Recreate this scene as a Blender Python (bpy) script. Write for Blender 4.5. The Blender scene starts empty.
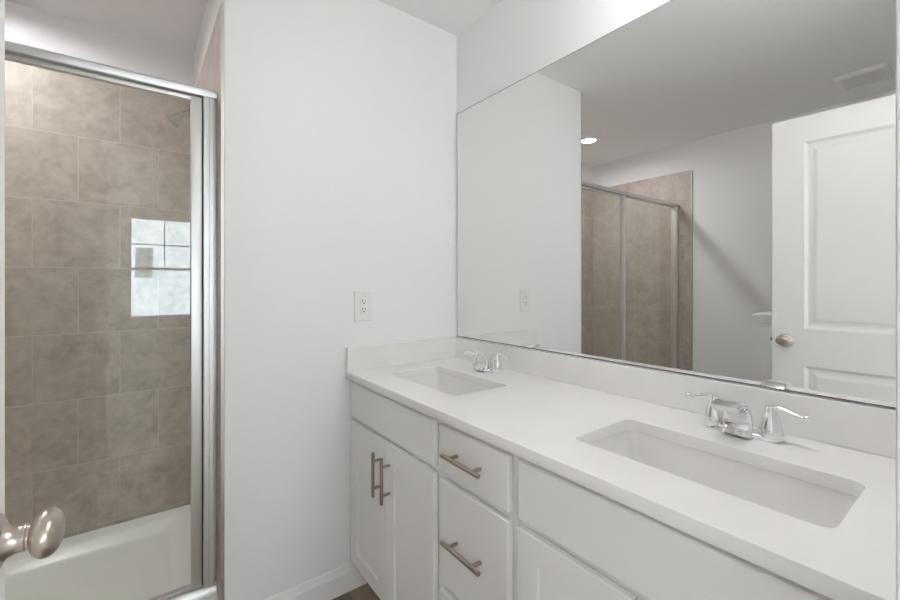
import bpy, bmesh, math, random
from mathutils import Vector, Matrix

random.seed(4)
scene = bpy.context.scene
COL = scene.collection

# ------------------------------------------------------------------ camera
cam_data = bpy.data.cameras.new('camera')
cam = bpy.data.objects.new('camera', cam_data)
COL.objects.link(cam)
cam_data.sensor_width = 36.0
cam_data.lens = 416.28 / 900.0 * 36.0
cam_data.shift_y = -16.5 / 900.0
cam_data.clip_start = 0.02
cam.location = (0.0, 0.0, 1.253)
cam.rotation_euler = (math.pi / 2, 0, -math.radians(36.9033))
scene.camera = cam

# ------------------------------------------------------------------ world, sun, exposure
world = bpy.data.worlds.new('world')
scene.world = world
world.use_nodes = True
wn = world.node_tree.nodes
wl = world.node_tree.links
bg = wn['Background']
sky = wn.new('ShaderNodeTexSky')
sky.sky_type = 'NISHITA'
sky.sun_disc = False
sky.sun_elevation = math.radians(42)
wl.new(sky.outputs['Color'], bg.inputs['Color'])
bg.inputs['Strength'].default_value = 0.9

sun_data = bpy.data.lights.new('sun', 'SUN')
sun_data.energy = 42.0
sun_data.angle = math.radians(1.0)
sun_data.color = (0.96, 0.98, 1.0)
sun = bpy.data.objects.new('sun', sun_data)
COL.objects.link(sun)
sun.location = (2, 8, 9)
sun.rotation_euler = Vector((0.25, -1.0, -0.85)).to_track_quat('-Z', 'Y').to_euler()

VANITY_LAMP = 23.0      # emission of the vanity lamp's shades
SHOWER_LAMP = 375.0      # emission of the recessed shower lamp
BEDROOM_FILL = 88.0     # emission of the fill lamps added in the bedroom

scene.view_settings.view_transform = 'Standard'
scene.view_settings.look = 'None'
scene.view_settings.gamma = 1.0
scene.view_settings.use_curve_mapping = False
scene.view_settings.exposure = 0.0
scene.cycles.max_bounces = 16
scene.cycles.diffuse_bounces = 12
scene.cycles.glossy_bounces = 8
scene.cycles.transparent_max_bounces = 16

# ------------------------------------------------------------------ key measures (metres)
H = 2.468            # ceiling
XM = 1.253           # mirror wall
YF = 1.615           # far wall with the outlet
XO = 0.230           # shower's right tiled wall
YB = 2.559           # shower's back tiled wall
XL = -1.29           # left wall
YN = 0.045           # bathroom face of the doorway wall
ZC = 0.895           # counter top

# ------------------------------------------------------------------ materials
MATS = {}
def principled(name, color, rough=0.5, metal=0.0, **kw):
    m = bpy.data.materials.new(name)
    m.use_nodes = True
    b = m.node_tree.nodes['Principled BSDF']
    b.inputs['Base Color'].default_value = (*color, 1)
    b.inputs['Roughness'].default_value = rough
    b.inputs['Metallic'].default_value = metal
    for k, v in kw.items():
        b.inputs[k].default_value = v
    MATS[name] = m
    return m

def srgb(r, g, b):
    f = lambda c: ((c / 255 + 0.055) / 1.055) ** 2.4 if c > 10 else c / 255 / 12.92
    return (f(r), f(g), f(b))

def add_noise_bump(m, scale, strength, dist=0.001):
    nt = m.node_tree
    tc = nt.nodes.new('ShaderNodeTexCoord')
    nz = nt.nodes.new('ShaderNodeTexNoise')
    nz.inputs['Scale'].default_value = scale
    nz.inputs['Detail'].default_value = 4
    bp = nt.nodes.new('ShaderNodeBump')
    bp.inputs['Strength'].default_value = strength
    bp.inputs['Distance'].default_value = dist
    nt.links.new(tc.outputs['Object'], nz.inputs['Vector'])
    nt.links.new(nz.outputs['Fac'], bp.inputs['Height'])
    nt.links.new(bp.outputs['Normal'], nt.nodes['Principled BSDF'].inputs['Normal'])

M_WALL = principled('wall_paint', srgb(243, 243, 243), 0.65)
add_noise_bump(M_WALL, 220, 0.05)
M_CEIL = principled('ceiling_paint', srgb(246, 246, 246), 0.8)
M_TRIM = principled('white_trim_paint', srgb(242, 242, 241), 0.35)
M_CAB = principled('cabinet_paint', srgb(236, 236, 235), 0.38)
M_GAP = principled('cabinet_inside', srgb(120, 118, 115), 0.7)
M_PORC = principled('white_porcelain', srgb(236, 235, 233), 0.12)
M_TRAY = principled('white_acrylic', srgb(248, 248, 248), 0.25)
M_PLASTIC = principled('white_plastic', srgb(238, 238, 236), 0.3)
M_SLOT = principled('dark_slot', srgb(40, 38, 36), 0.6)
M_CHROME = principled('chrome', (0.86, 0.86, 0.87), 0.06, 1.0)
M_SPRAY = principled('dull_chrome', (0.62, 0.61, 0.59), 0.16, 1.0)  # darker, rougher chrome for the shower head
M_NICKEL = principled('brushed_nickel', srgb(196, 188, 178), 0.28, 1.0)
M_BAR = principled('brushed_bar_nickel', srgb(176, 164, 152), 0.33, 1.0)
M_ALU = principled('satin_aluminium', srgb(232, 232, 230), 0.42, 1.0)
M_ALU_DARK = principled('dark_gasket', srgb(70, 70, 68), 0.5)
M_EDGE = principled('tile_edge_metal', srgb(206, 202, 196), 0.4, 1.0)
M_MIRROR = principled('mirror_silver', (0.84, 0.85, 0.84), 0.0, 1.0)
M_MIRROR_EDGE = principled('mirror_edge', srgb(96, 100, 98), 0.3)
M_GRILLE_DARK = principled('vent_shadow', srgb(226, 226, 224), 0.7)

def emission(name, color, strength):
    m = bpy.data.materials.new(name)
    m.use_nodes = True
    nt = m.node_tree
    nt.nodes.remove(nt.nodes['Principled BSDF'])
    e = nt.nodes.new('ShaderNodeEmission')
    e.inputs['Color'].default_value = (*color, 1)
    e.inputs['Strength'].default_value = strength
    nt.links.new(e.outputs[0], nt.nodes['Material Output'].inputs['Surface'])
    return m
M_LAMP = emission('frosted_lamp_glow', (0.975, 0.965, 0.965), VANITY_LAMP)
M_DOWN = emission('downlight_glow', (0.97, 0.965, 1.0), SHOWER_LAMP)
M_BEDFILL = emission('bedroom_fill_glow', (0.98, 0.97, 0.985), BEDROOM_FILL)  # glow of the added bedroom fill lamps

def glass(name, tint):
    m = bpy.data.materials.new(name)
    m.use_nodes = True
    nt = m.node_tree
    nt.nodes.remove(nt.nodes['Principled BSDF'])
    tr = nt.nodes.new('ShaderNodeBsdfTransparent')
    tr.inputs['Color'].default_value = (*tint, 1)
    gl = nt.nodes.new('ShaderNodeBsdfGlossy')
    gl.inputs['Roughness'].default_value = 0.0
    lw = nt.nodes.new('ShaderNodeLayerWeight')
    lw.inputs['Blend'].default_value = 0.5
    p = nt.nodes.new('ShaderNodeMath'); p.operation = 'POWER'
    p.inputs[1].default_value = 5.0
    ma = nt.nodes.new('ShaderNodeMath'); ma.operation = 'MULTIPLY_ADD'
    ma.inputs[1].default_value = 0.955
    ma.inputs[2].default_value = 0.045
    mx = nt.nodes.new('ShaderNodeMixShader')
    nt.links.new(lw.outputs['Facing'], p.inputs[0])
    nt.links.new(p.outputs[0], ma.inputs[0])
    nt.links.new(ma.outputs[0], mx.inputs['Fac'])
    nt.links.new(tr.outputs[0], mx.inputs[1])
    nt.links.new(gl.outputs[0], mx.inputs[2])
    nt.links.new(mx.outputs[0], nt.nodes['Material Output'].inputs['Surface'])
    return m
M_GLASS = glass('shower_glass', (0.955, 0.975, 0.94))
M_WGLASS = glass('window_glass', (0.98, 0.99, 0.99))

def tile_material(name, axis, u_shift, z_shift):
    """Square stone-look tiles, half-offset rows, mapped on the slab's own plane."""
    m = bpy.data.materials.new(name)
    m.use_nodes = True
    nt = m.node_tree
    N, L = nt.nodes.new, nt.links.new
    b = nt.nodes['Principled BSDF']
    tc = N('ShaderNodeTexCoord')
    sp = N('ShaderNodeSeparateXYZ'); L(tc.outputs['Object'], sp.inputs[0])
    cb = N('ShaderNodeCombineXYZ')
    au = N('ShaderNodeMath'); au.operation = 'ADD'; au.inputs[1].default_value = u_shift
    az = N('ShaderNodeMath'); az.operation = 'ADD'; az.inputs[1].default_value = z_shift
    L(sp.outputs[axis], au.inputs[0]); L(sp.outputs[2], az.inputs[0])
    L(au.outputs[0], cb.inputs[0]); L(az.outputs[0], cb.inputs[1])
    br = N('ShaderNodeTexBrick')
    br.offset = 0.5
    br.inputs['Scale'].default_value = 1.0
    br.inputs['Brick Width'].default_value = 0.302
    br.inputs['Row Height'].default_value = 0.302
    br.inputs['Mortar Size'].default_value = 0.0016
    br.inputs['Mortar Smooth'].default_value = 0.25
    br.inputs['Bias'].default_value = 0.0
    br.inputs['Color1'].default_value = (0.42, 0.42, 0.42, 1)
    br.inputs['Color2'].default_value = (0.58, 0.58, 0.58, 1)
    L(cb.outputs[0], br.inputs['Vector'])
    # cloudy stone mottling, different on every tile
    off = N('ShaderNodeVectorMath'); off.operation = 'MULTIPLY_ADD'
    off.inputs[1].default_value = (37.0, 61.0, 19.0)
    L(br.outputs['Color'], off.inputs[0]); L(tc.outputs['Object'], off.inputs[2])
    n1 = N('ShaderNodeTexNoise'); n1.inputs['Scale'].default_value = 9.0
    n1.inputs['Detail'].default_value = 7; n1.inputs['Roughness'].default_value = 0.7
    n1.inputs['Distortion'].default_value = 0.35
    n2 = N('ShaderNodeTexNoise'); n2.inputs['Scale'].default_value = 34.0
    n2.inputs['Detail'].default_value = 5
    L(off.outputs[0], n1.inputs['Vector']); L(off.outputs[0], n2.inputs['Vector'])
    mixn = N('ShaderNodeMix'); mixn.data_type = 'FLOAT'
    mixn.inputs[0].default_value = 0.28
    L(n1.outputs['Fac'], mixn.inputs[2]); L(n2.outputs['Fac'], mixn.inputs[3])
    rmp = N('ShaderNodeValToRGB')
    e = rmp.color_ramp.elements
    e[0].position = 0.32; e[0].color = (*srgb(160, 146, 139), 1)
    e[1].position = 0.68; e[1].color = (*srgb(206, 194, 187), 1)
    mid = rmp.color_ramp.elements.new(0.5); mid.color = (*srgb(186, 173, 166), 1)
    L(mixn.outputs[0], rmp.inputs[0])
    grout = N('ShaderNodeMix'); grout.data_type = 'RGBA'
    L(br.outputs['Fac'], grout.inputs[0])
    L(rmp.outputs[0], grout.inputs[6])
    grout.inputs[7].default_value = (*srgb(212, 203, 195), 1)
    L(grout.outputs[2], b.inputs['Base Color'])
    b.inputs['Roughness'].default_value = 0.42
    bp = N('ShaderNodeBump'); bp.inputs['Strength'].default_value = 0.9
    bp.inputs['Distance'].default_value = 0.0015; bp.invert = True
    L(br.outputs['Fac'], bp.inputs['Height']); L(bp.outputs[0], b.inputs['Normal'])
    return m
# grout lines: z = 2.206 - 0.276 - 0.302 k ; x = -0.367 + 0.302 k on the top row
M_TILE_BACK = tile_material('stone_tile_back', 0, 0.067 + 0.302 * 20, -0.118 + 0.302 * 9)
M_TILE_SIDE = tile_material('stone_tile_side', 1, -2.559 + 0.302 * 20, -0.118 + 0.302 * 9)

def floor_material():
    m = bpy.data.materials.new('wood_plank_floor')
    m.use_nodes = True
    nt = m.node_tree
    N, L = nt.nodes.new, nt.links.new
    b = nt.nodes['Principled BSDF']
    tc = N('ShaderNodeTexCoord')
    mp = N('ShaderNodeMapping'); mp.inputs['Rotation'].default_value = (0, 0, math.pi / 2)
    L(tc.outputs['Object'], mp.inputs[0])
    br = N('ShaderNodeTexBrick'); br.offset = 0.37
    br.inputs['Scale'].default_value = 1.0
    br.inputs['Brick Width'].default_value = 1.2
    br.inputs['Row Height'].default_value = 0.17
    br.inputs['Mortar Size'].default_value = 0.0015
    br.inputs['Color1'].default_value = (*srgb(120, 104, 92), 1)
    br.inputs['Color2'].default_value = (*srgb(146, 128, 113), 1)
    br.inputs['Mortar'].default_value = (*srgb(62, 52, 46), 1)
    L(mp.outputs[0], br.inputs['Vector'])
    st = N('ShaderNodeMapping'); st.inputs['Scale'].default_value = (40, 2.5, 1)
    L(tc.outputs['Object'], st.inputs[0])
    nz = N('ShaderNodeTexNoise'); nz.inputs['Scale'].default_value = 1.6
    nz.inputs['Detail'].default_value = 6
    L(st.outputs[0], nz.inputs['Vector'])
    mx = N('ShaderNodeMix'); mx.data_type = 'RGBA'; mx.blend_type = 'OVERLAY'
    mx.inputs[0].default_value = 0.55
    L(br.outputs['Color'], mx.inputs[6]); L(nz.outputs['Color'], mx.inputs[7])
    L(mx.outputs[2], b.inputs['Base Color'])
    b.inputs['Roughness'].default_value = 0.45
    return m
M_FLOOR = floor_material()

def counter_material():
    m = principled('white_quartz', srgb(240, 239, 237), 0.22)
    nt = m.node_tree
    N, L = nt.nodes.new, nt.links.new
    tc = N('ShaderNodeTexCoord')
    nz = N('ShaderNodeTexNoise'); nz.inputs['Scale'].default_value = 5; nz.inputs['Detail'].default_value = 8
    nz.inputs['Distortion'].default_value = 1.5
    rp = N('ShaderNodeValToRGB')
    rp.color_ramp.elements[0].color = (*srgb(234, 233, 231), 1)
    rp.color_ramp.elements[1].color = (*srgb(243, 242, 240), 1)
    L(tc.outputs['Object'], nz.inputs['Vector']); L(nz.outputs['Fac'], rp.inputs[0])
    L(rp.outputs[0], nt.nodes['Principled BSDF'].inputs['Base Color'])
    return m
M_QUARTZ = counter_material()
M_SIDING = principled('white_siding', srgb(226, 234, 242), 0.6)
M_DARKWIN = principled('far_window_pane', srgb(120, 130, 138), 0.1)
M_FARTRIM = principled('far_window_trim', srgb(150, 152, 154), 0.5)
M_GROUND = principled('lawn', srgb(150, 155, 130), 0.9)
M_CARPET = principled('bedroom_carpet', srgb(196, 194, 190), 0.95)
M_WASHER = principled('stainless_valve', (0.6, 0.6, 0.6), 0.25, 1.0)

# ------------------------------------------------------------------ helpers
ORIGIN = {}     # name of object -> world position of its local frame
def thing(name, label, cat, loc=(0, 0, 0), group=None, kind=None):
    o = bpy.data.objects.new(name, None)
    COL.objects.link(o)
    o.location = loc
    o.empty_display_size = 0.1
    tag(o, label, cat, group, kind)
    ORIGIN[o.name] = Vector(loc)
    return o

def tag(o, label=None, cat=None, group=None, kind=None):
    if label: o['label'] = label
    if cat: o['category'] = cat
    if group: o['group'] = group
    if kind: o['kind'] = kind
    return o

def smooth_mesh(me, angle=35):
    for p in me.polygons:
        p.use_smooth = True
    try:
        me.set_sharp_from_angle(angle=math.radians(angle))
    except Exception:
        pass

def build(name, bm, mat, parent=None, smooth=True, label=None, world=True):
    """Link the bmesh (in world coordinates) as one mesh object, child of parent."""
    bmesh.ops.recalc_face_normals(bm, faces=bm.faces)
    off = ORIGIN.get(parent.name, Vector()) if (parent and world) else Vector()
    if world:
        bmesh.ops.translate(bm, verts=bm.verts, vec=-off)
    me = bpy.data.meshes.new(name)
    bm.to_mesh(me)
    bm.free()
    if smooth: smooth_mesh(me)
    me.materials.append(mat)
    o = bpy.data.objects.new(name, me)
    COL.objects.link(o)
    if parent:
        o.parent = parent
    ORIGIN[o.name] = off
    if label: o['label'] = label
    return o

def copy_tree(o, parent=None):
    c = o.copy()
    COL.objects.link(c)
    if parent: c.parent = parent
    for ch in list(o.children):
        copy_tree(ch, c)
    return c

def box(bm, x0, x1, y0, y1, z0, z1, bev=0.0, seg=2):
    vs = [bm.verts.new((x, y, z)) for x in (x0, x1) for y in (y0, y1) for z in (z0, z1)]
    idx = [(0, 1, 3, 2), (4, 6, 7, 5), (0, 4, 5, 1), (2, 3, 7, 6), (0, 2, 6, 4), (1, 5, 7, 3)]
    fs = [bm.faces.new([vs[i] for i in f]) for f in idx]
    if bev > 0:
        es = list({e for f in fs for e in f.edges})
        bmesh.ops.bevel(bm, geom=es, offset=bev, segments=seg, affect='EDGES', profile=0.6)
    return bm

def nbox(*a, **k):
    return box(bmesh.new(), *a, **k)

def loft(bm, rings, cap=True, close=False):
    rows = [[bm.verts.new(p) for p in r] for r in rings]
    n = len(rows[0])
    seq = list(zip(rows, rows[1:])) + ([(rows[-1], rows[0])] if close else [])
    for a, b in seq:
        for i in range(n):
            j = (i + 1) % n
            bm.faces.new((a[i], a[j], b[j], b[i]))
    if cap and not close:
        bm.faces.new(list(reversed(rows[0])))
        bm.faces.new(rows[-1])
    return bm

def lathe(bm, profile, origin=(0, 0, 0), axis='Z', n=32, sx=1.0, sy=1.0, ring=False):
    """profile = [(radius, height)]; axis is the direction of height."""
    o = Vector(origin)
    if isinstance(axis, str):
        w = {'X': Vector((1, 0, 0)), 'Y': Vector((0, 1, 0)), 'Z': Vector((0, 0, 1))}[axis]
    else:
        w = Vector(axis).normalized()
    if abs(w.z) > 0.9: u = Vector((1, 0, 0))
    else: u = Vector((0, 0, 1)).cross(w).normalized()
    v = w.cross(u).normalized()
    u = v.cross(w).normalized()
    rings = []
    for r, h in profile:
        r = max(r, 1e-4)
        rings.append([o + w * h + u * (r * sx * math.cos(2 * math.pi * i / n)) + v * (r * sy * math.sin(2 * math.pi * i / n)) for i in range(n)])
    return loft(bm, rings, close=ring)

def rod(bm, p0, p1, r, n=20, chamfer=0.001):
    p0, p1 = Vector(p0), Vector(p1)
    d = (p1 - p0).length
    return lathe(bm, [(r - chamfer, 0), (r, chamfer), (r, d - chamfer), (r - chamfer, d)], p0, p1 - p0, n)

def tube(bm, pts, radii, n=16, flat=1.0):
    """round tube through points; flat squashes it along world z."""
    pts = [Vector(p) for p in pts]
    rings = []
    for i, p in enumerate(pts):
        t = (pts[min(i + 1, len(pts) - 1)] - pts[max(i - 1, 0)]).normalized()
        a = t.cross(Vector((0, 0, 1)))
        if a.length < 1e-3: a = Vector((1, 0, 0))
        a.normalize()
        b = a.cross(t).normalized()
        rings.append([p + a * (radii[i] * math.cos(2 * math.pi * k / n)) + b * (radii[i] * flat * math.sin(2 * math.pi * k / n)) for k in range(n)])
    return loft(bm, rings)

def spline(ctrl, n):
    """Catmull-Rom through control tuples of any width."""
    out = []
    m = len(ctrl)
    for i in range(m - 1):
        p0, p1, p2, p3 = ctrl[max(i - 1, 0)], ctrl[i], ctrl[i + 1], ctrl[min(i + 2, m - 1)]
        for k in range(n):
            t = k / n
            out.append(tuple(0.5 * (2 * b + (c - a) * t + (2 * a - 5 * b + 4 * c - d) * t * t + (3 * b - a - 3 * c + d) * t ** 3)
                             for a, b, c, d in zip(p0, p1, p2, p3)))
    out.append(tuple(ctrl[-1]))
    return out

def rrect(x0, x1, y0, y1, r, n=6):
    """rounded rectangle outline, counter-clockwise."""
    pts = []
    for cx, cy, a in ((x1 - r, y1 - r, 0), (x0 + r, y1 - r, 90), (x0 + r, y0 + r, 180), (x1 - r, y0 + r, 270)):
        for k in range(n + 1):
            t = math.radians(a + 90 * k / n)
            pts.append((cx + r * math.cos(t), cy + r * math.sin(t)))
    return pts

def extrude_profile(bm, prof, axis, a0, a1):
    """prof = 2-D outline; axis 'x': prof is (y,z); 'y': prof is (x,z); 'z': prof is (x,y)."""
    def pt(p, a):
        return {'x': (a, p[0], p[1]), 'y': (p[0], a, p[1]), 'z': (p[0], p[1], a)}[axis]
    return loft(bm, [[pt(p, a0) for p in prof], [pt(p, a1) for p in prof]])

def struct(name, bm, mat, parent=None, smooth=False):
    o = build(name, bm, mat, parent, smooth)
    if not parent: o['kind'] = 'structure'
    return o

# ------------------------------------------------------------------ the room
struct('floor', nbox(XL, XM, YN - 0.115, YB + 0.012, -0.05, 0.0), M_FLOOR)
struct('ceiling', nbox(XL, XM, YN - 0.115, YB + 0.012, H, H + 0.1), M_CEIL)
struct('wall_mirror_side', nbox(XM, XM + 0.115, YN - 0.115, YF, -0.05, H + 0.1), M_WALL)
struct('wall_far', nbox(XO + 0.0095, XM + 0.115, YF, YB + 0.13, -0.05, H + 0.1, bev=0.003), M_WALL)
struct('wall_back', nbox(XL - 0.115, XO + 0.0095, YB + 0.012, YB + 0.13, -0.05, H + 0.1), M_WALL)
struct('wall_left', nbox(XL - 0.115, XL, YN - 0.115, YB + 0.012, -0.05, H + 0.1), M_WALL)
DX0, DX1, DH = -0.165, 0.555, 2.092         # clear doorway
bm = bmesh.new()
box(bm, XL, DX0 - 0.018, YN - 0.115, YN, 0, H)
box(bm, DX1 + 0.018, XM, YN - 0.115, YN, 0, H)
box(bm, DX0 - 0.018, DX1 + 0.018, YN - 0.115, YN, DH + 0.018, H)
struct('wall_doorway', bm, M_WALL)

# tiled linings of the shower
ZT = 2.220
struct('wall_tile_back', nbox(XL, XO + 0.0095, YB, YB + 0.012, 0.0, ZT), M_TILE_BACK)
struct('wall_tile_right', nbox(XO, XO + 0.0095, YF + 0.012, YB, 0.0, ZT), M_TILE_SIDE)
struct('wall_tile_left', nbox(XL, XL + 0.012, YF - 0.008, YB, 0.0, ZT), M_TILE_SIDE)
struct('trim_1', nbox(XO - 0.001, XO + 0.00955, YF + 0.001, YF + 0.0118, 0.0, ZT, bev=0.0015), M_EDGE)
struct('trim_2', nbox(XL, XL + 0.013, YF - 0.02, YF - 0.0085, 0.0, ZT, bev=0.0015), M_EDGE)

# doorway lining and casing
bm = bmesh.new()
box(bm, DX0 - 0.0175, DX0, YN - 0.117, YN + 0.0005, 0, DH, bev=0.001)
box(bm, DX1, DX1 + 0.0175, YN - 0.117, YN + 0.0005, 0, DH, bev=0.001)
box(bm, DX0 - 0.0175, DX1 + 0.0175, YN - 0.117, YN + 0.0005, DH, DH + 0.0175, bev=0.001)
struct('trim_3', bm, M_TRIM)
def casing(y, s):
    bm = bmesh.new()
    w, t, rv = 0.057, 0.0164, 0.005
    prof = [(0, 0), (0, t * 0.82), (0.004, t * 0.92), (0.02, t * 0.85), (0.034, t), (w - 0.004, t), (w, t * 0.8), (w, 0)]
    for side in (-1, 1):
        x0 = DX0 - rv if side < 0 else DX1 + rv
        extrude_profile(bm, [(x0 + side * p[0], y + s * p[1]) for p in prof], 'z', 0, DH + rv + w)
    extrude_profile(bm, [(y + s * p[1], DH + rv + p[0]) for p in prof], 'x', DX0 - rv, DX1 + rv)
    return bm
struct('trim_4', casing(YN + 0.0006, 1), M_TRIM, smooth=True)
struct('trim_5', casing(YN - 0.1176, -1), M_TRIM, smooth=True)

# baseboards
def board_profile(h=0.105, t=0.014):
    return [(0, 0), (t, 0), (t, h - 0.03), (t - 0.002, h - 0.024), (t - 0.005, h - 0.02), (t - 0.006, h - 0.008), (t - 0.010, h), (0, h)]
bm = extrude_profile(bmesh.new(), [(YF - 0.0005 - p[0], p[1]) for p in board_profile()], 'x', XO + 0.0095, 0.768)
struct('baseboard_far', bm, M_TRIM, smooth=True)
bm = extrude_profile(bmesh.new(), [(XL + 0.0005 + p[0], p[1]) for p in board_profile()], 'y', 0.96, YF - 0.021)
struct('baseboard_left', bm, M_TRIM, smooth=True)

# low partition beside the toilet bay, with its trimmed cap
PX, PY0, PY1 = -0.40, 0.745, 0.845
struct('wall_partition', nbox(XL, PX, PY0, PY1, 0.0, 1.058), M_WALL)
bm = bmesh.new()
for e, z0, z1, b in ((0.014, 0.0, 1.0, 0.002),):
    box(bm, PX - 0.012, PX + 0.004, PY0 - 0.004, PY1 + 0.004, z0, 1.058, bev=0.001)
for e, z0, z1 in ((0.010, 1.010, 1.030), (0.018, 1.030, 1.046), (0.024, 1.046, 1.0585)):
    box(bm, XL, PX + e, PY0 - e, PY1 + e, z0, z1, bev=0.003)
box(bm, XL, PX + 0.036, PY0 - 0.036, PY1 + 0.036, 1.0585, 1.079, bev=0.005, seg=3)
struct('trim_6', bm, M_TRIM, smooth=True)

# ------------------------------------------------------------------ bedroom beyond the doorway, seen in the shower glass
BY = -4.5
WX0, WX1, WZ0, WZ1 = -0.125, 0.82, 0.70, 2.30
struct('floor_bedroom', nbox(-2.2, 2.4, BY - 0.15, YN - 0.115, -0.05, 0.0), M_CARPET)
struct('ceiling_bedroom', nbox(-2.2, 2.4, BY - 0.15, YN - 0.115, H, H + 0.1), M_CEIL)
struct('wall_bedroom_left', nbox(-2.32, -2.2, BY - 0.15, YN - 0.115, -0.05, H + 0.1), M_WALL)
struct('wall_bedroom_right', nbox(2.4, 2.52, BY - 0.15, YN - 0.115, -0.05, H + 0.1), M_WALL)
bm = bmesh.new()
box(bm, -2.2, XL, YN - 0.115, YN, -0.05, H + 0.1)
box(bm, XM, 2.4, YN - 0.115, YN - 0.1, -0.05, H + 0.1)
struct('wall_bedroom_front', bm, M_WALL)
bm = bmesh.new()
box(bm, -2.2, WX0, BY - 0.15, BY, 0, H)
box(bm, WX1, 2.4, BY - 0.15, BY, 0, H)
box(bm, WX0, WX1, BY - 0.15, BY, 0, WZ0)
box(bm, WX0, WX1, BY - 0.15, BY, WZ1, H)
struct('wall_bedroom_back', bm, M_WALL)
win = bpy.data.objects.new('window_1', None); COL.objects.link(win); win['kind'] = 'structure'
win.location = ((WX0 + WX1) / 2, BY - 0.06, WZ0); ORIGIN[win.name] = Vector(win.location)
bm = bmesh.new()
fw = 0.05
box(bm, WX0, WX0 + fw, BY - 0.1, BY - 0.02, WZ0, WZ1, bev=0.003)
box(bm, WX1 - fw, WX1, BY - 0.1, BY - 0.02, WZ0, WZ1, bev=0.003)
box(bm, WX0, WX1, BY - 0.1, BY - 0.02, WZ0, WZ0 + fw, bev=0.003)
box(bm, WX0, WX1, BY - 0.1, BY - 0.02, WZ1 - fw, WZ1, bev=0.003)
box(bm, WX0 + fw, WX1 - fw, BY - 0.09, BY - 0.03, 1.462, 1.505, bev=0.003)
struct('window_frame', bm, M_TRIM, win, smooth=True)
bm = bmesh.new()
box(bm, 0.338, 0.357, BY - 0.075, BY - 0.06, 1.505, WZ1 - fw, bev=0.002)
box(bm, WX0 + fw, WX1 - fw, BY - 0.075, BY - 0.06, 1.848, 1.865, bev=0.002)
struct('muntin', bm, M_TRIM, win, smooth=True)
struct('pane', nbox(WX0 + fw, WX1 - fw, BY - 0.071, BY - 0.067, WZ0 + fw, WZ1 - fw), M_WGLASS, win)
bm = bmesh.new()
box(bm, WX0 - 0.03, WX1 + 0.03, BY, BY + 0.05, WZ0 - 0.02, WZ0 - 0.002, bev=0.004)
box(bm, WX0 - 0.02, WX1 + 0.02, BY, BY + 0.015, WZ0 - 0.09, WZ0 - 0.021, bev=0.003)
struct('window_sill', bm, M_TRIM, win, smooth=True)
# what the window looks at
struct('ground', nbox(-14, 14, -20, BY - 0.3, -0.65, -0.6), M_GROUND)
house = thing('house_outside', 'white lap sided neighbouring house seen through the window reflected in shower glass', 'house', (0, -14.3, -0.6))
bm = bmesh.new()
z = -0.6
while z < 6.0:
    prof = [(-14.45, z), (-13.985, z), (-14.0, z + 0.178), (-14.45, z + 0.178)]
    extrude_profile(bm, prof, 'x', -6, 6)
    z += 0.178
build('siding', bm, M_SIDING, house, smooth=False)
hw = build('house_window', (lambda b: (box(b, -0.055, -0.02, -14.02, -13.94, 1.49, 2.46), box(b, 0.38, 0.415, -14.02, -13.94, 1.49, 2.46),
                               box(b, -0.055, 0.415, -14.02, -13.94, 1.49, 1.525), box(b, -0.055, 0.415, -14.02, -13.94, 2.425, 2.46),
                               box(b, -0.055, 0.415, -14.02, -13.94, 1.85, 1.885), b)[-1])(bmesh.new()), M_FARTRIM, house, smooth=False)
build('window_pane', nbox(-0.02, 0.38, -14.02, -13.96, 1.525, 2.425), M_DARKWIN, hw, smooth=False)
# unseen lamps added in the bedroom to brighten the bathroom through the doorway
for lx, ly, txt in ((1.9, -3.3, 'added round bedroom fill lamp, out of view on the mirror side of the doorway'), (-1.85, -3.3, 'added round bedroom fill lamp, out of view on the shower side of the doorway')):
    bl = thing('bedroom_fill_lamp', txt, 'lamp', (lx, ly, H))
    build('fill_lamp_base', lathe(bmesh.new(), [(0.21, -0.0004), (0.21, -0.025), (0.2, -0.03)], (lx, ly, H)), M_NICKEL, bl)
    build('fill_lamp_shade', lathe(bmesh.new(), [(0.198, -0.0305), (0.19, -0.055), (0.155, -0.08), (0.09, -0.095), (0.0, -0.1)], (lx, ly, H)), M_BEDFILL, bl)

# ------------------------------------------------------------------ the open door
door = bpy.data.objects.new('door_1', None); COL.objects.link(door)
tag(door, 'open white two panel bathroom door with brushed nickel knob', 'door', kind='structure')
door.location = (-0.159, 0.0625, 0.012)
door.rotation_euler = (0, 0, math.radians(90 - 2.77))
DW, DT, DHT = 0.658, 0.035, 2.066
def door_face(bm, y, s, panels):
    """front skin with moulded raised panels; s = outward direction along local y."""
    xs = sorted({0, DW} | {v for p in panels for v in p[:2]})
    zs = sorted({0, DHT} | {v for p in panels for v in p[2:]})
    cache = {}
    def v(x, yy, z):
        k = (round(x, 5), round(yy, 5), round(z, 5))
        if k not in cache: cache[k] = bm.verts.new(k)
        return cache[k]
    for i in range(len(xs) - 1):
        for j in range(len(zs) - 1):
            x0, x1, z0, z1 = xs[i], xs[i + 1], zs[j], zs[j + 1]
            if any(abs(p[0] - x0) < 1e-6 and abs(p[1] - x1) < 1e-6 and p[2] <= z0 and p[3] >= z1 for p in panels): continue
            bm.faces.new([v(x0, y, z0), v(x1, y, z0), v(x1, y, z1), v(x0, y, z1)])
    for x0, x1, z0, z1 in panels:
        steps = [(0, 0), (0.006, -0.004), (0.014, -0.009), (0.024, -0.0095), (0.034, -0.0075), (0.046, -0.003), (0.052, -0.0025)]
        rings = [[(x0 + a, y + s * d, z0 + a), (x1 - a, y + s * d, z0 + a), (x1 - a, y + s * d, z1 - a), (x0 + a, y + s * d, z1 - a)] for a, d in steps]
        rows = [[v(*p) for p in r] for r in rings]
        for a, b in zip(rows, rows[1:]):
            for k in range(4):
                bm.faces.new((a[k], a[(k + 1) % 4], b[(k + 1) % 4], b[k]))
        bm.faces.new(rows[-1])
    return v
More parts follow.
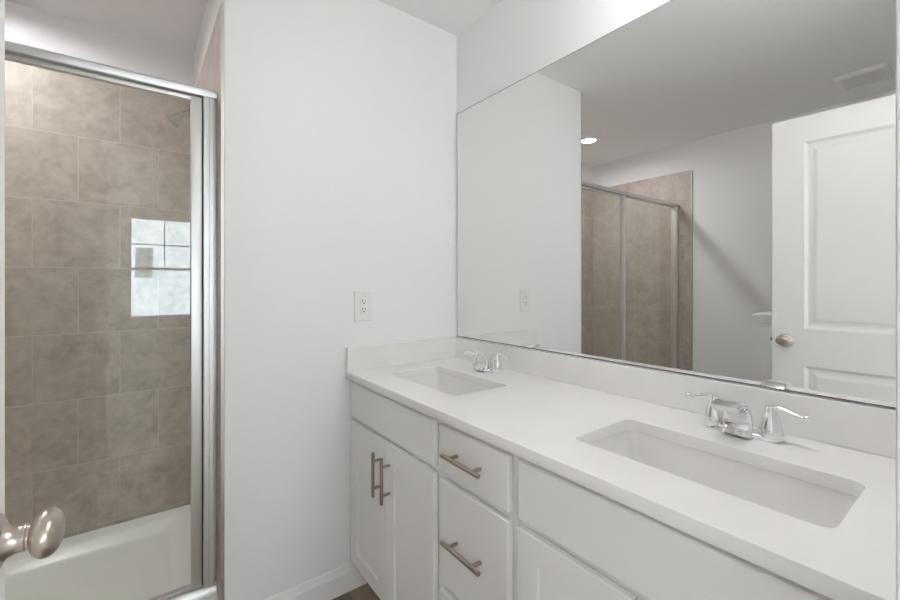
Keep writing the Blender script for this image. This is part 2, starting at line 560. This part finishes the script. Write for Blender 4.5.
bm = bmesh.new()
PAN = [(0.128, DW - 0.128, 1.018, 1.938), (0.128, DW - 0.128, 0.235, 0.834)]
door_face(bm, 0.0, -1, PAN)
door_face(bm, DT, 1, PAN)
for (xa, za), (xb, zb) in (((0, 0), (DW, 0)), ((DW, 0), (DW, DHT)), ((DW, DHT), (0, DHT)), ((0, DHT), (0, 0))):
    bm.faces.new([bm.verts.new((xa, 0, za)), bm.verts.new((xb, 0, zb)), bm.verts.new((xb, DT, zb)), bm.verts.new((xa, DT, za))])
bmesh.ops.remove_doubles(bm, verts=bm.verts, dist=1e-5)
build('door_slab', bm, M_TRIM, door, smooth=False, world=False)
KX, KZ = DW - 0.054, 0.954
def knob(side):
    y0 = 0.0 if side < 0 else DT
    ax = (0, side, 0)
    bm = lathe(bmesh.new(), [(0.0, 0.0), (0.033, 0.0), (0.0335, 0.003), (0.031, 0.007), (0.024, 0.011), (0.017, 0.0135), (0.0, 0.0135)], (KX, y0, KZ), ax, 40)
    r = build('rose', bm, M_NICKEL, door, world=False)
    bm = lathe(bmesh.new(), [(0.0, 0.011), (0.021, 0.011), (0.0165, 0.0155), (0.0142, 0.021), (0.0135, 0.0265), (0.0142, 0.028), (0.0142, 0.0295), (0.0128, 0.0305), (0.0128, 0.034)], (KX, y0, KZ), ax, 32)
    build('neck', bm, M_NICKEL, r, world=False)
    prof = []
    for k in range(15):
        t = k / 14 * math.pi
        h = 0.0315 + 0.0150 * (1 - math.cos(t))
        rr = 0.0255 * math.sin(t) ** 0.8 if 0 < k < 14 else 0.004
        prof.append((rr, h))
    bm = lathe(bmesh.new(), prof, (KX, y0, KZ), ax, 40, sx=1.2, sy=1.0)
    build('door_knob', bm, M_NICKEL, door, world=False)
knob(-1); knob(1)
bm = nbox(DW, DW + 0.0015, 0.006, DT - 0.006, KZ - 0.028, KZ + 0.028, bev=0.0006)
lp = build('latch_plate', bm, M_NICKEL, door, world=False)
bm = extrude_profile(bmesh.new(), [(DW + 0.0012, 0.011), (DW + 0.011, 0.011), (DW + 0.0012, 0.024)], 'z', KZ - 0.008, KZ + 0.008)
build('latch_bolt', bm, M_WASHER, lp, world=False)
for zz in (0.22, 1.03, 1.84):
    bm = bmesh.new()
    rod(bm, (-0.002, -0.0065, zz - 0.045), (-0.002, -0.0065, zz + 0.045), 0.0055, 16)
    build('hinge', bm, M_NICKEL, door, world=False)

# ------------------------------------------------------------------ shower
tray = thing('shower_tray', 'white moulded shower tray with raised curb in the tiled alcove', 'shower tray', (-0.52, 2.1, 0))
TX0, TX1, TY0, TY1 = XL + 0.0122, XO - 0.0002, 1.675, YB - 0.0002
def inset_ring(dl, df, db, z, r):
    return [(p[0], p[1], z) for p in rrect(TX0 + dl, TX1 - dl, TY0 + df, TY1 - db, r, 6)]
rings = [inset_ring(0, 0, 0, 0.0, 0.004), inset_ring(0, 0, 0, 0.092, 0.004)]
bm = bmesh.new()
rings += [inset_ring(0.004, 0.004, 0.004, 0.10, 0.01), inset_ring(0.05, 0.105, 0.06, 0.095, 0.03), inset_ring(0.07, 0.118, 0.08, 0.088, 0.04),
          inset_ring(0.095, 0.135, 0.105, 0.06, 0.05), inset_ring(0.12, 0.16, 0.13, 0.048, 0.05), inset_ring(0.60, 0.40, 0.40, 0.036, 0.02)]
loft(bm, rings)
build('basin', bm, M_TRAY, tray)
bm = extrude_profile(bmesh.new(), [(p[0], p[1]) for p in rrect(TY0 - 0.001, TY0 + 0.11, 0.08, 0.137, 0.012, 5)], 'x', TX0, TX1)
build('curb', bm, M_TRAY, tray)
bm = lathe(bmesh.new(), [(0.0, 0.0362), (0.045, 0.0362), (0.045, 0.0385), (0.03, 0.0395), (0.0, 0.0395)], (-0.52, 2.11, 0))
build('drain', bm, M_CHROME, tray)

GY = 1.73
enc = thing('shower_door', 'framed glass shower door with silver aluminium rails across the tiled alcove', 'shower door', (-0.52, GY, 0.137))
X0, X1 = XL + 0.0124, XO - 0.0005
RT = 1.945
bm = extrude_profile(bmesh.new(), [(GY - 0.027, RT - 0.027), (GY - 0.029, RT - 0.022), (GY - 0.029, RT - 0.006), (GY - 0.024, RT), (GY + 0.024, RT), (GY + 0.029, RT - 0.006), (GY + 0.029, RT - 0.022), (GY + 0.027, RT - 0.027)], 'x', X0, X1)
build('top_rail', bm, M_ALU, enc)
bm = extrude_profile(bmesh.new(), [(GY - 0.027, 0.1375), (GY - 0.027, 0.152), (GY - 0.018, 0.166), (GY - 0.012, 0.170), (GY + 0.02, 0.170), (GY + 0.027, 0.156), (GY + 0.027, 0.1375)], 'x', X0, X1)
build('bottom_track', bm, M_ALU, enc)
def upright(x0, x1, y0, y1, z0, z1, groove=True):
    bm = bmesh.new()
    w = x1 - x0
    prof = [(x0, y0 + 0.002), (x0 + 0.002, y0), (x0 + w * 0.42, y0), (x0 + w * 0.45, y0 + 0.0018), (x0 + w * 0.55, y0 + 0.0018), (x0 + w * 0.58, y0),
            (x1 - 0.002, y0), (x1, y0 + 0.002), (x1, y1), (x0, y1)]
    return extrude_profile(bm, prof, 'z', z0, z1)
build('wall_jamb', upright(X1 - 0.042, X1 - 0.008, GY - 0.022, GY + 0.022, 0.170, RT - 0.0272), M_ALU, enc)
build('wall_jamb', upright(X0, X0 + 0.030, GY - 0.022, GY + 0.022, 0.170, RT - 0.0272), M_ALU, enc)
PXM = -0.425
build('wall_channel', nbox(X1 - 0.008, X1, GY - 0.008, GY + 0.02, 0.170, RT - 0.0272), M_ALU, enc)
build('centre_post', upright(PXM - 0.022, PXM, GY - 0.018, GY + 0.02, 0.170, RT - 0.0272), M_ALU, enc)
# fixed panel
build('fixed_pane', nbox(X0 + 0.02, PXM - 0.015, GY + 0.002, GY + 0.008, 0.168, RT - 0.022), M_GLASS, enc, smooth=False)
# moving leaf
LX0, LX1 = PXM + 0.003, X1 - 0.046
LZ0, LZ1 = 0.174, RT - 0.031
bm = bmesh.new()
box(bm, LX1 - 0.033, LX1, GY - 0.016, GY + 0.014, LZ0, LZ1, bev=0.003)
box(bm, LX0, LX0 + 0.022, GY - 0.014, GY + 0.014, LZ0, LZ1, bev=0.003)
box(bm, LX0 + 0.02, LX1 - 0.031, GY - 0.011, GY + 0.011, LZ1 - 0.013, LZ1, bev=0.0015)
box(bm, LX0 + 0.02, LX1 - 0.031, GY - 0.011, GY + 0.011, LZ0, LZ0 + 0.011, bev=0.002)
leaf = build('door_leaf', bm, M_ALU, enc)
build('glass_pane', nbox(LX0 + 0.015, LX1 - 0.025, GY - 0.003, GY + 0.003, LZ0 + 0.005, LZ1 - 0.006), M_GLASS, leaf, smooth=False)
bm = bmesh.new()
box(bm, LX0 - 0.001, LX0 + 0.013, GY - 0.034, GY - 0.0142, 1.01, 1.105, bev=0.004)
build('pull_handle', bm, M_ALU, leaf)
build('seal_strip', nbox(LX1 + 0.0005, LX1 + 0.0045, GY - 0.010, GY + 0.012, LZ0, LZ1), M_ALU_DARK, enc, smooth=False)

# shower head
SY = 2.15
sh = thing('showerhead', 'small chrome shower head on an angled arm high on the tiled wall', 'shower head', (XO, SY, 2.015))
build('flange', lathe(bmesh.new(), [(0.0, -0.0005), (0.032, -0.0005), (0.030, -0.006), (0.014, -0.012), (0.0, -0.012)], (XO, SY, 2.02), 'X'), M_SPRAY, sh)
pts = spline([(XO - 0.004, SY, 2.02), (XO - 0.03, SY, 2.02), (XO - 0.05, SY, 2.008), (XO - 0.072, SY, 1.988)], 5)
build('arm', tube(bmesh.new(), pts, [0.0085] * len(pts)), M_SPRAY, sh)
d = Vector((-0.75, 0.0, -0.66)).normalized()
build('spray_head', lathe(bmesh.new(), [(0.0, -0.006), (0.012, -0.006), (0.014, 0.0), (0.014, 0.01), (0.017, 0.014), (0.020, 0.026), (0.030, 0.052), (0.032, 0.058), (0.031, 0.062), (0.026, 0.063), (0.0, 0.061)],
      Vector((XO - 0.066, SY, 1.993)), d), M_SPRAY, sh)

# recessed lamp over the shower
rl = thing('recessed_light', 'glowing round recessed ceiling light over the shower', 'ceiling light', (-0.562, 2.112, H))
build('trim_ring', lathe(bmesh.new(), [(0.056, 0.0), (0.085, 0.0), (0.083, -0.006), (0.07, -0.011), (0.058, -0.011), (0.056, -0.008)], (-0.562, 2.112, H), ring=True), M_PLASTIC, rl)
build('lens', lathe(bmesh.new(), [(0.0, -0.0002), (0.0555, -0.0002), (0.0555, -0.002), (0.0, -0.002)], (-0.562, 2.112, H)), M_DOWN, rl)

# extractor fan grille on the ceiling
fan = thing('exhaust_fan', 'square white extractor fan cover on the bathroom ceiling', 'extractor fan', (-0.925, 0.50, H))
bm = bmesh.new()
FX0, FX1, FY0, FY1 = -1.06, -0.79, 0.385, 0.615
loft(bm, [[(p[0], p[1], z) for p in rrect(FX0 + i, FX1 - i, FY0 + i, FY1 - i, 0.012, 4)] for i, z in
          ((0, H - 0.0004), (0, H - 0.006), (0.012, H - 0.019), (0.02, H - 0.021), (0.035, H - 0.021), (0.037, H - 0.017))], cap=True)
build('cover', bm, M_PLASTIC, fan)
bm = bmesh.new()
k = FX0 + 0.045
while k < FX1 - 0.05:
    box(bm, k, k + 0.006, FY0 + 0.045, FY1 - 0.045, H - 0.0175, H - 0.0145)
    k += 0.014
build('grille', bm, M_GRILLE_DARK, fan, smooth=False)

# ------------------------------------------------------------------ vanity cabinets
XF = 0.712      # face frame plane
XD = 0.693      # face of doors and drawer fronts
FT = ZC - 0.029  # underside of counter
def bar_handle(parent, p, along, length=0.156, stand=0.032):
    """bar pull centred at p on the front plane; along 'y' or 'z'."""
    x, y, z = p
    bm = bmesh.new()
    xb = x - stand
    hl = length / 2
    if along == 'z': rod(bm, (xb, y, z - hl), (xb, y, z + hl), 0.006)
    else: rod(bm, (xb, y - hl, z), (xb, y + hl, z), 0.006)
    h = build('bar_handle', bm, M_BAR, parent)
    for s in (-0.048, 0.048):
        bm = bmesh.new()
        q = (y, z + s) if along == 'z' else (y + s, z)
        rod(bm, (xb + 0.003, *q), (x - 0.0002, *q), 0.0048, 14)
        build('handle_post', bm, M_BAR, h)
    return h

def shaker(bm, y0, y1, z0, z1, fw=0.058, rec=0.007):
    xb = XF - 0.003
    rings = []
    def ring(a, x): return [(x, y0 + a, z0 + a), (x, y1 - a, z0 + a), (x, y1 - a, z1 - a), (x, y0 + a, z1 - a)]
    rings = [ring(0, xb), ring(0, XD + 0.002), ring(0.002, XD), ring(fw, XD), ring(fw + 0.0015, XD + rec - 0.001), ring(fw + 0.003, XD + rec)]
    return loft(bm, rings)

def slab_front(bm, y0, y1, z0, z1):
    def ring(a, x): return [(x, y0 + a, z0 + a), (x, y1 - a, z0 + a), (x, y1 - a, z1 - a), (x, y0 + a, z1 - a)]
    return loft(bm, [ring(0, XF - 0.003), ring(0, XD + 0.004), ring(0.0015, XD + 0.0015), ring(0.004, XD)])

def carcass(name, label, y0, y1, openings, end_far=None, end_near=None):
    t = thing(name, label, 'cabinet', ((XF + XM) / 2, (y0 + y1) / 2, 0))
    bm = bmesh.new()
    # side panels, bottom, back: the box itself
    box(bm, XF + 0.019, XM - 0.0012, y0 + 0.0004, y0 + 0.016, 0.112, FT - 0.0005)
    box(bm, XF + 0.019, XM - 0.0012, y1 - 0.016, y1 - 0.0004, 0.112, FT - 0.0005)
    box(bm, XF + 0.019, XM - 0.0012, y0 + 0.016, y1 - 0.016, 0.112, 0.128)
    box(bm, XM - 0.012, XM - 0.0012, y0 + 0.016, y1 - 0.016, 0.128, 0.72)
    build('carcass', bm, M_CAB, t, smooth=False)
    bm = bmesh.new()
    f0, f1 = y0 + 0.0004, y1 - 0.0004
    if end_far: f1 = end_far
    if end_near: f0 = end_near
    st = 0.034
    box(bm, XF, XF + 0.019, f0, y0 + st, 0.112, FT - 0.0005)
    box(bm, XF, XF + 0.019, y1 - st, f1, 0.112, FT - 0.0005)
    for z0, z1 in openings:
        box(bm, XF, XF + 0.019, y0 + st, y1 - st, z0, z1)
    build('face_frame', bm, M_CAB, t, smooth=False)
    build('toe_kick', nbox(0.770, 0.785, f0, y1 - 0.0004, 0.0, 0.1115), M_CAB, t, smooth=False)
    return t

ZFT, ZFB = 0.852, 0.716       # false front / top drawer
ZDT, ZDB = 0.698, 0.124       # doors
def sink_cabinet(label, y0, y1, d0, d1, end_far=None, end_near=None):
    t = carcass('sink_cabinet', label, y0, y1, ((0.112, 0.15), (0.69, 0.73), (0.83, FT - 0.0005)), end_far, end_near)
    build('false_drawer_front', slab_front(bmesh.new(), d0, d1, ZFB, ZFT), M_CAB, t, smooth=False)
    ym = (d0 + d1) / 2
    dA = build('cabinet_door', shaker(bmesh.new(), ym + 0.0015, d1, ZDB, ZDT), M_CAB, t, smooth=False)
    bar_handle(dA, (XD, ym + 0.032, 0.581), 'z')
    dB = build('cabinet_door', shaker(bmesh.new(), d0, ym - 0.0015, ZDB, ZDT), M_CAB, t, smooth=False)
    bar_handle(dB, (XD, ym - 0.032, 0.581), 'z')
    return t
sink_cabinet('white two door sink cabinet against the wall that carries the outlet', 0.988, 1.6005, 1.003, 1.596, end_far=1.6145)
dc = carcass('drawer_cabinet', 'narrow white drawer cabinet with bar handles between the two sink cabinets', 0.683, 0.988, ((0.112, 0.15), (0.37, 0.41), (0.67, 0.73), (0.83, FT - 0.0005)))
for z0, z1 in ((0.714, 0.850), (0.397, 0.695), (0.124, 0.380)):
    f = build('drawer_front', slab_front(bmesh.new(), 0.697, 0.973, z0, z1), M_CAB, dc, smooth=False)
    bar_handle(f, (XD, 0.842, (z0 + z1) / 2 + (0.003 if z1 > 0.6 else 0)), 'y')
sink_cabinet('white two door sink cabinet under the sink at the doorway end', 0.096, 0.683, 0.112, 0.667, end_near=0.0465)

# ------------------------------------------------------------------ worktop with two cut-outs
XC = 0.679
S1 = (0.806, 1.043, 1.047, 1.478)
S2 = (0.806, 1.043, 0.148, 0.600)
def worktop():
    cu = bpy.data.curves.new('countertop', 'CURVE')
    cu.dimensions = '2D'; cu.fill_mode = 'BOTH'
    outs = [rrect(XC, XM - 0.0006, YN + 0.0006, YF - 0.0006, 0.0015, 2), rrect(*S1, 0.022, 8), rrect(*S2, 0.022, 8)]
    for pts in outs:
        s = cu.splines.new('POLY')
        s.points.add(len(pts) - 1)
        for p, q in zip(s.points, pts): p.co = (q[0], q[1], 0, 1)
        s.use_cyclic_u = True
    cu.extrude = 0.0125
    cu.bevel_depth = 0.002; cu.bevel_resolution = 2; cu.offset = -0.002
    tmp = bpy.data.objects.new('tmp', cu); COL.objects.link(tmp)
    dg = bpy.context.evaluated_depsgraph_get()
    me = bpy.data.meshes.new_from_object(tmp.evaluated_get(dg))
    bpy.data.objects.remove(tmp)
    bm = bmesh.new(); bm.from_mesh(me); bpy.data.meshes.remove(me)
    bmesh.ops.remove_doubles(bm, verts=bm.verts, dist=1e-5)
    zs = [v.co.z for v in bm.verts]
    bmesh.ops.translate(bm, verts=bm.verts, vec=(0, 0, ZC - max(zs)))
    return bm
ct = build('countertop', worktop(), M_QUARTZ, smooth=False)
tag(ct, 'long white stone countertop with two sink cut-outs over the cabinets', 'countertop')
bs = build('backsplash', nbox(XM - 0.020, XM - 0.0006, YN + 0.0012, YF - 0.0008, ZC + 0.0003, 0.992, bev=0.002), M_QUARTZ, smooth=False)
tag(bs, 'long low white stone backsplash running under the mirror', 'backsplash')
ss = build('backsplash', nbox(XC + 0.002, XM - 0.0206, YF - 0.020, YF - 0.0006, ZC + 0.0003, 0.992, bev=0.002), M_QUARTZ, smooth=False)
tag(ss, 'short white stone side splash on the far wall below the outlet', 'backsplash')

# ------------------------------------------------------------------ sinks
def sink(rect, label):
    x0, x1, y0, y1 = rect
    zt = FT - 0.0006
    t = thing('undermount_sink', label, 'sink', ((x0 + x1) / 2, (y0 + y1) / 2, zt - 0.15), group=None)
    def ring(a, z, r, e=0.0):
        return [(p[0], p[1], z) for p in rrect(x0 + a, x1 - a, y0 + a, y1 - a, r, 8)]
    inner = [(-0.024, zt, 0.03), (-0.0045, zt, 0.026), (-0.003, zt - 0.004, 0.026), (0.002, zt - 0.03, 0.03), (0.008, zt - 0.085, 0.036), (0.016, zt - 0.112, 0.042), (0.03, zt - 0.128, 0.046), (0.05, zt - 0.135, 0.045), (0.095, zt - 0.139, 0.016)]
    outer = [(0.095, zt - 0.149, 0.016), (0.045, zt - 0.146, 0.045), (0.015, zt - 0.132, 0.042), (0.0, zt - 0.11, 0.036), (-0.008, zt - 0.05, 0.03), (-0.012, zt - 0.012, 0.03), (-0.024, zt - 0.010, 0.03)]
    bm = bmesh.new()
    rows = [ring(a, z, r) for a, z, r in inner + outer]
    n = len(inner)
    vr = [[bm.verts.new(p) for p in r] for r in rows]
    m = len(vr[0])
    for a, b in list(zip(vr, vr[1:])) + [(vr[-1], vr[0])]:
        if a is vr[n - 1]: continue
        for i in range(m):
            j = (i + 1) % m
            bm.faces.new((a[i], a[j], b[j], b[i]))
    bm.faces.new(vr[n - 1]); bm.faces.new(list(reversed(vr[n])))
    build('bowl', bm, M_PORC, t)
    cx, cy = (x0 + x1) / 2, (y0 + y1) / 2
    build('drain', lathe(bmesh.new(), [(0.0, 0.0), (0.031, 0.0), (0.031, 0.002), (0.027, 0.0035), (0.022, 0.002), (0.021, 0.0045), (0.0, 0.006)], (cx, cy, zt - 0.1388)), M_CHROME, t)
    return t
sink(S1, 'white rectangular undermount sink in the far corner of the countertop')
sink(S2, 'white rectangular undermount sink at the doorway end of the countertop')

# ------------------------------------------------------------------ faucets
FXC = 1.158
def faucet(y, label):
    o = Vector((FXC, y, ZC + 0.0004))
    t = thing('faucet', label, 'faucet', o, group=None)
    bm = bmesh.new()
    def plate(a, z): return [(o.x + p[0], o.y + p[1], o.z + z) for p in rrect(-0.025 + a, 0.025 - a, -0.076 + a, 0.076 - a, 0.0245 - a, 8)]
    loft(bm, [plate(0, 0), plate(0, 0.005), plate(0.002, 0.009), plate(0.006, 0.0115), plate(0.012, 0.0125)])
    build('base_plate', bm, M_CHROME, t)
    # broad arched spout, hollowed at the front
    ctrl = [(-0.030, 0.0, 0.038, 0.062), (-0.024, 0.020, 0.026, 0.061), (-0.026, 0.044, 0.020, 0.060), (-0.039, 0.066, 0.018, 0.059), (-0.060, 0.079, 0.017, 0.058), (-0.083, 0.0815, 0.016, 0.057), (-0.104, 0.0765, 0.014, 0.056)]
    path = spline(ctrl, 5)
    rings = []
    for i, (px, pz, th, w) in enumerate(path):
        a = path[max(i - 1, 0)]; b = path[min(i + 1, len(path) - 1)]
        tx, tz = b[0] - a[0], b[1] - a[1]
        l = math.hypot(tx, tz); tx, tz = tx / l, tz / l
        nx, nz = tz, -tx                       # normal: towards the back / top
        ring = []
        for q in rrect(-w / 2, w / 2, -th / 2, th / 2, min(th, w) * 0.3, 4):
            bow = 0.004 * (1 - (2 * q[0] / w) ** 2) - 0.002    # gently rounded across its width
            qn = q[1] - bow if q[1] < 0 else q[1] + bow
            ring.append((o.x + px + nx * qn, o.y + q[0], max(o.z + pz + nz * qn, o.z + 0.0006)))
        rings.append(ring)
    bm = bmesh.new(); loft(bm, rings)
    sp = build('spout', bm, M_CHROME, t)
    bm = lathe(bmesh.new(), [(0.0, 0.0), (0.009, 0.0), (0.009, 0.007), (0.0, 0.007)], o + Vector((-0.086, 0, 0.0665)), 'Z', 20)
    build('aerator', bm, M_CHROME, sp)
    # lift rod behind the spout
    bm = bmesh.new()
    rod(bm, o + Vector((0.0185, 0, 0.010)), o + Vector((0.0185, 0, 0.062)), 0.0022, 12, 0.0005)
    lathe(bm, [(0.0, 0.0), (0.003, 0.0), (0.0048, 0.004), (0.0045, 0.008), (0.0, 0.010)], o + Vector((0.0185, 0, 0.060)), 'Z', 16)
    build('lift_rod', bm, M_CHROME, t)
    for s in (-1, 1):
        c = o + Vector((0.0, s * 0.058, 0.0))
        bm = lathe(bmesh.new(), [(0.0, 0.004), (0.0235, 0.004), (0.0245, 0.010), (0.0245, 0.017), (0.0205, 0.0185), (0.0205, 0.0205), (0.0225, 0.022), (0.0222, 0.026), (0.0205, 0.036), (0.0175, 0.050), (0.0135, 0.060), (0.0115, 0.064), (0.0118, 0.070), (0.0095, 0.076), (0.005, 0.0785), (0.0, 0.079)], c, 'Z', 36)
        h = build('handle_hub', bm, M_CHROME, t)
        ctrl = [(0.0, 0.0, 0.073, 0.0075), (0.0, 0.014, 0.0745, 0.0078), (0.0, 0.028, 0.072, 0.0068), (-0.001, 0.042, 0.0675, 0.0062), (-0.002, 0.055, 0.0655, 0.0068), (-0.003, 0.064, 0.0665, 0.0072), (-0.003, 0.069, 0.067, 0.0045)]
        pth = spline(ctrl, 4)
        bm = tube(bmesh.new(), [c + Vector((p[0], s * p[1], p[2])) for p in pth], [max(p[3], 0.002) for p in pth], 16, 0.8)
        build('lever', bm, M_CHROME, h)
    return t
faucet(1.283, 'chrome two lever faucet behind the far corner sink')
faucet(0.378, 'chrome two lever faucet behind the sink at the doorway end')

# ------------------------------------------------------------------ mirror
MY0, MY1, MZ0, MZ1 = 0.075, 1.603, 0.9955, 2.081
mr = thing('wall_mirror', 'large frameless rectangular mirror above the backsplash', 'mirror', (XM, 0.84, MZ0))
bm = nbox(XM - 0.0058, XM - 0.0008, MY0, MY1, MZ0, MZ1)
build('backing', bm, M_MIRROR_EDGE, mr, smooth=False)
bm = nbox(XM - 0.0063, XM - 0.0059, MY0 + 0.0025, MY1 - 0.0025, MZ0 + 0.0025, MZ1 - 0.0025)
build('silvered_face', bm, M_MIRROR, mr, smooth=False)
for y, z in ((1.312, MZ1), (1.366, MZ0)):
    s = 1 if z > 1.5 else -1
    bm = nbox(XM - 0.0095, XM - 0.0066, y - 0.006, y + 0.006, z - 0.004 - 0.003, z + 0.004 - 0.002 if s < 0 else z + 0.008, bev=0.001)
    build('mirror_clip', bm, M_CHROME, mr)

# ------------------------------------------------------------------ outlet
ol = thing('wall_outlet', 'white double socket outlet with oversize cover plate on the far wall', 'outlet', (0.757, YF, 1.159))
OX, OZ = 0.757, 1.159
def plate_ring(w, h, y, r): return [(OX + p[0], y, OZ + p[1]) for p in rrect(-w / 2, w / 2, -h / 2, h / 2, r, 4)]
bm = loft(bmesh.new(), [plate_ring(0.082, 0.126, YF - 0.0004, 0.004), plate_ring(0.082, 0.126, YF - 0.003, 0.004), plate_ring(0.077, 0.121, YF - 0.0065, 0.004)])
build('cover_plate', bm, M_PLASTIC, ol)
bm = loft(bmesh.new(), [plate_ring(0.034, 0.067, YF - 0.0066, 0.002), plate_ring(0.034, 0.067, YF - 0.0085, 0.002), plate_ring(0.031, 0.064, YF - 0.0092, 0.002)])
rc = build('receptacle', bm, M_PLASTIC, ol)
for s in (-1, 1):
    cz = OZ + s * 0.0175
    bm = bmesh.new()
    box(bm, OX - 0.0078, OX - 0.0052, YF - 0.0098, YF - 0.0090, cz, cz + 0.009)
    box(bm, OX + 0.0052, OX + 0.0074, YF - 0.0098, YF - 0.0090, cz + 0.001, cz + 0.008)
    lathe(bm, [(0.0, 0.0), (0.0029, 0.0), (0.0029, -0.0007), (0.0, -0.0007)], (OX, YF - 0.0091, cz - 0.006), 'Y', 14)
    build('socket_slots', bm, M_SLOT, rc, smooth=False)
for s in (-1, 1):
    build('plate_screw', lathe(bmesh.new(), [(0.0, 0.0), (0.0032, 0.0), (0.0028, -0.0012), (0.0, -0.0014)], (OX, YF - 0.0064, OZ + s * 0.048), 'Y', 16), M_PLASTIC, ol)

# ------------------------------------------------------------------ vanity lamp over the mirror (above the picture's top edge)
vl = thing('vanity_light', 'three globe bath bar lamp on the wall above the mirror', 'lamp', (XM, 0.31, 2.36))
build('back_plate', nbox(XM - 0.022, XM - 0.0006, 0.07, 0.55, 2.33, 2.39, bev=0.004), M_NICKEL, vl)
for yy in (0.13, 0.31, 0.49):
    bm = bmesh.new()
    tube(bm, [(XM - 0.02, yy, 2.362), (XM - 0.10, yy, 2.38), (XM - 0.16, yy, 2.422), (XM - 0.20, yy, 2.42)], [0.008] * 4)
    lathe(bm, [(0.0, 0.0), (0.018, 0.0), (0.026, -0.014), (0.026, -0.020), (0.0, -0.020)], (XM - 0.20, yy, 2.426), 'Z', 24)
    arm = build('lamp_arm', bm, M_NICKEL, vl)
    build('lamp_globe', lathe(bmesh.new(), [(0.062 * math.sin(math.pi * k / 18), 2.346 + 0.062 * math.cos(math.pi * k / 18)) for k in range(19)], (XM - 0.20, yy, 0), 'Z', 32), M_LAMP, arm)
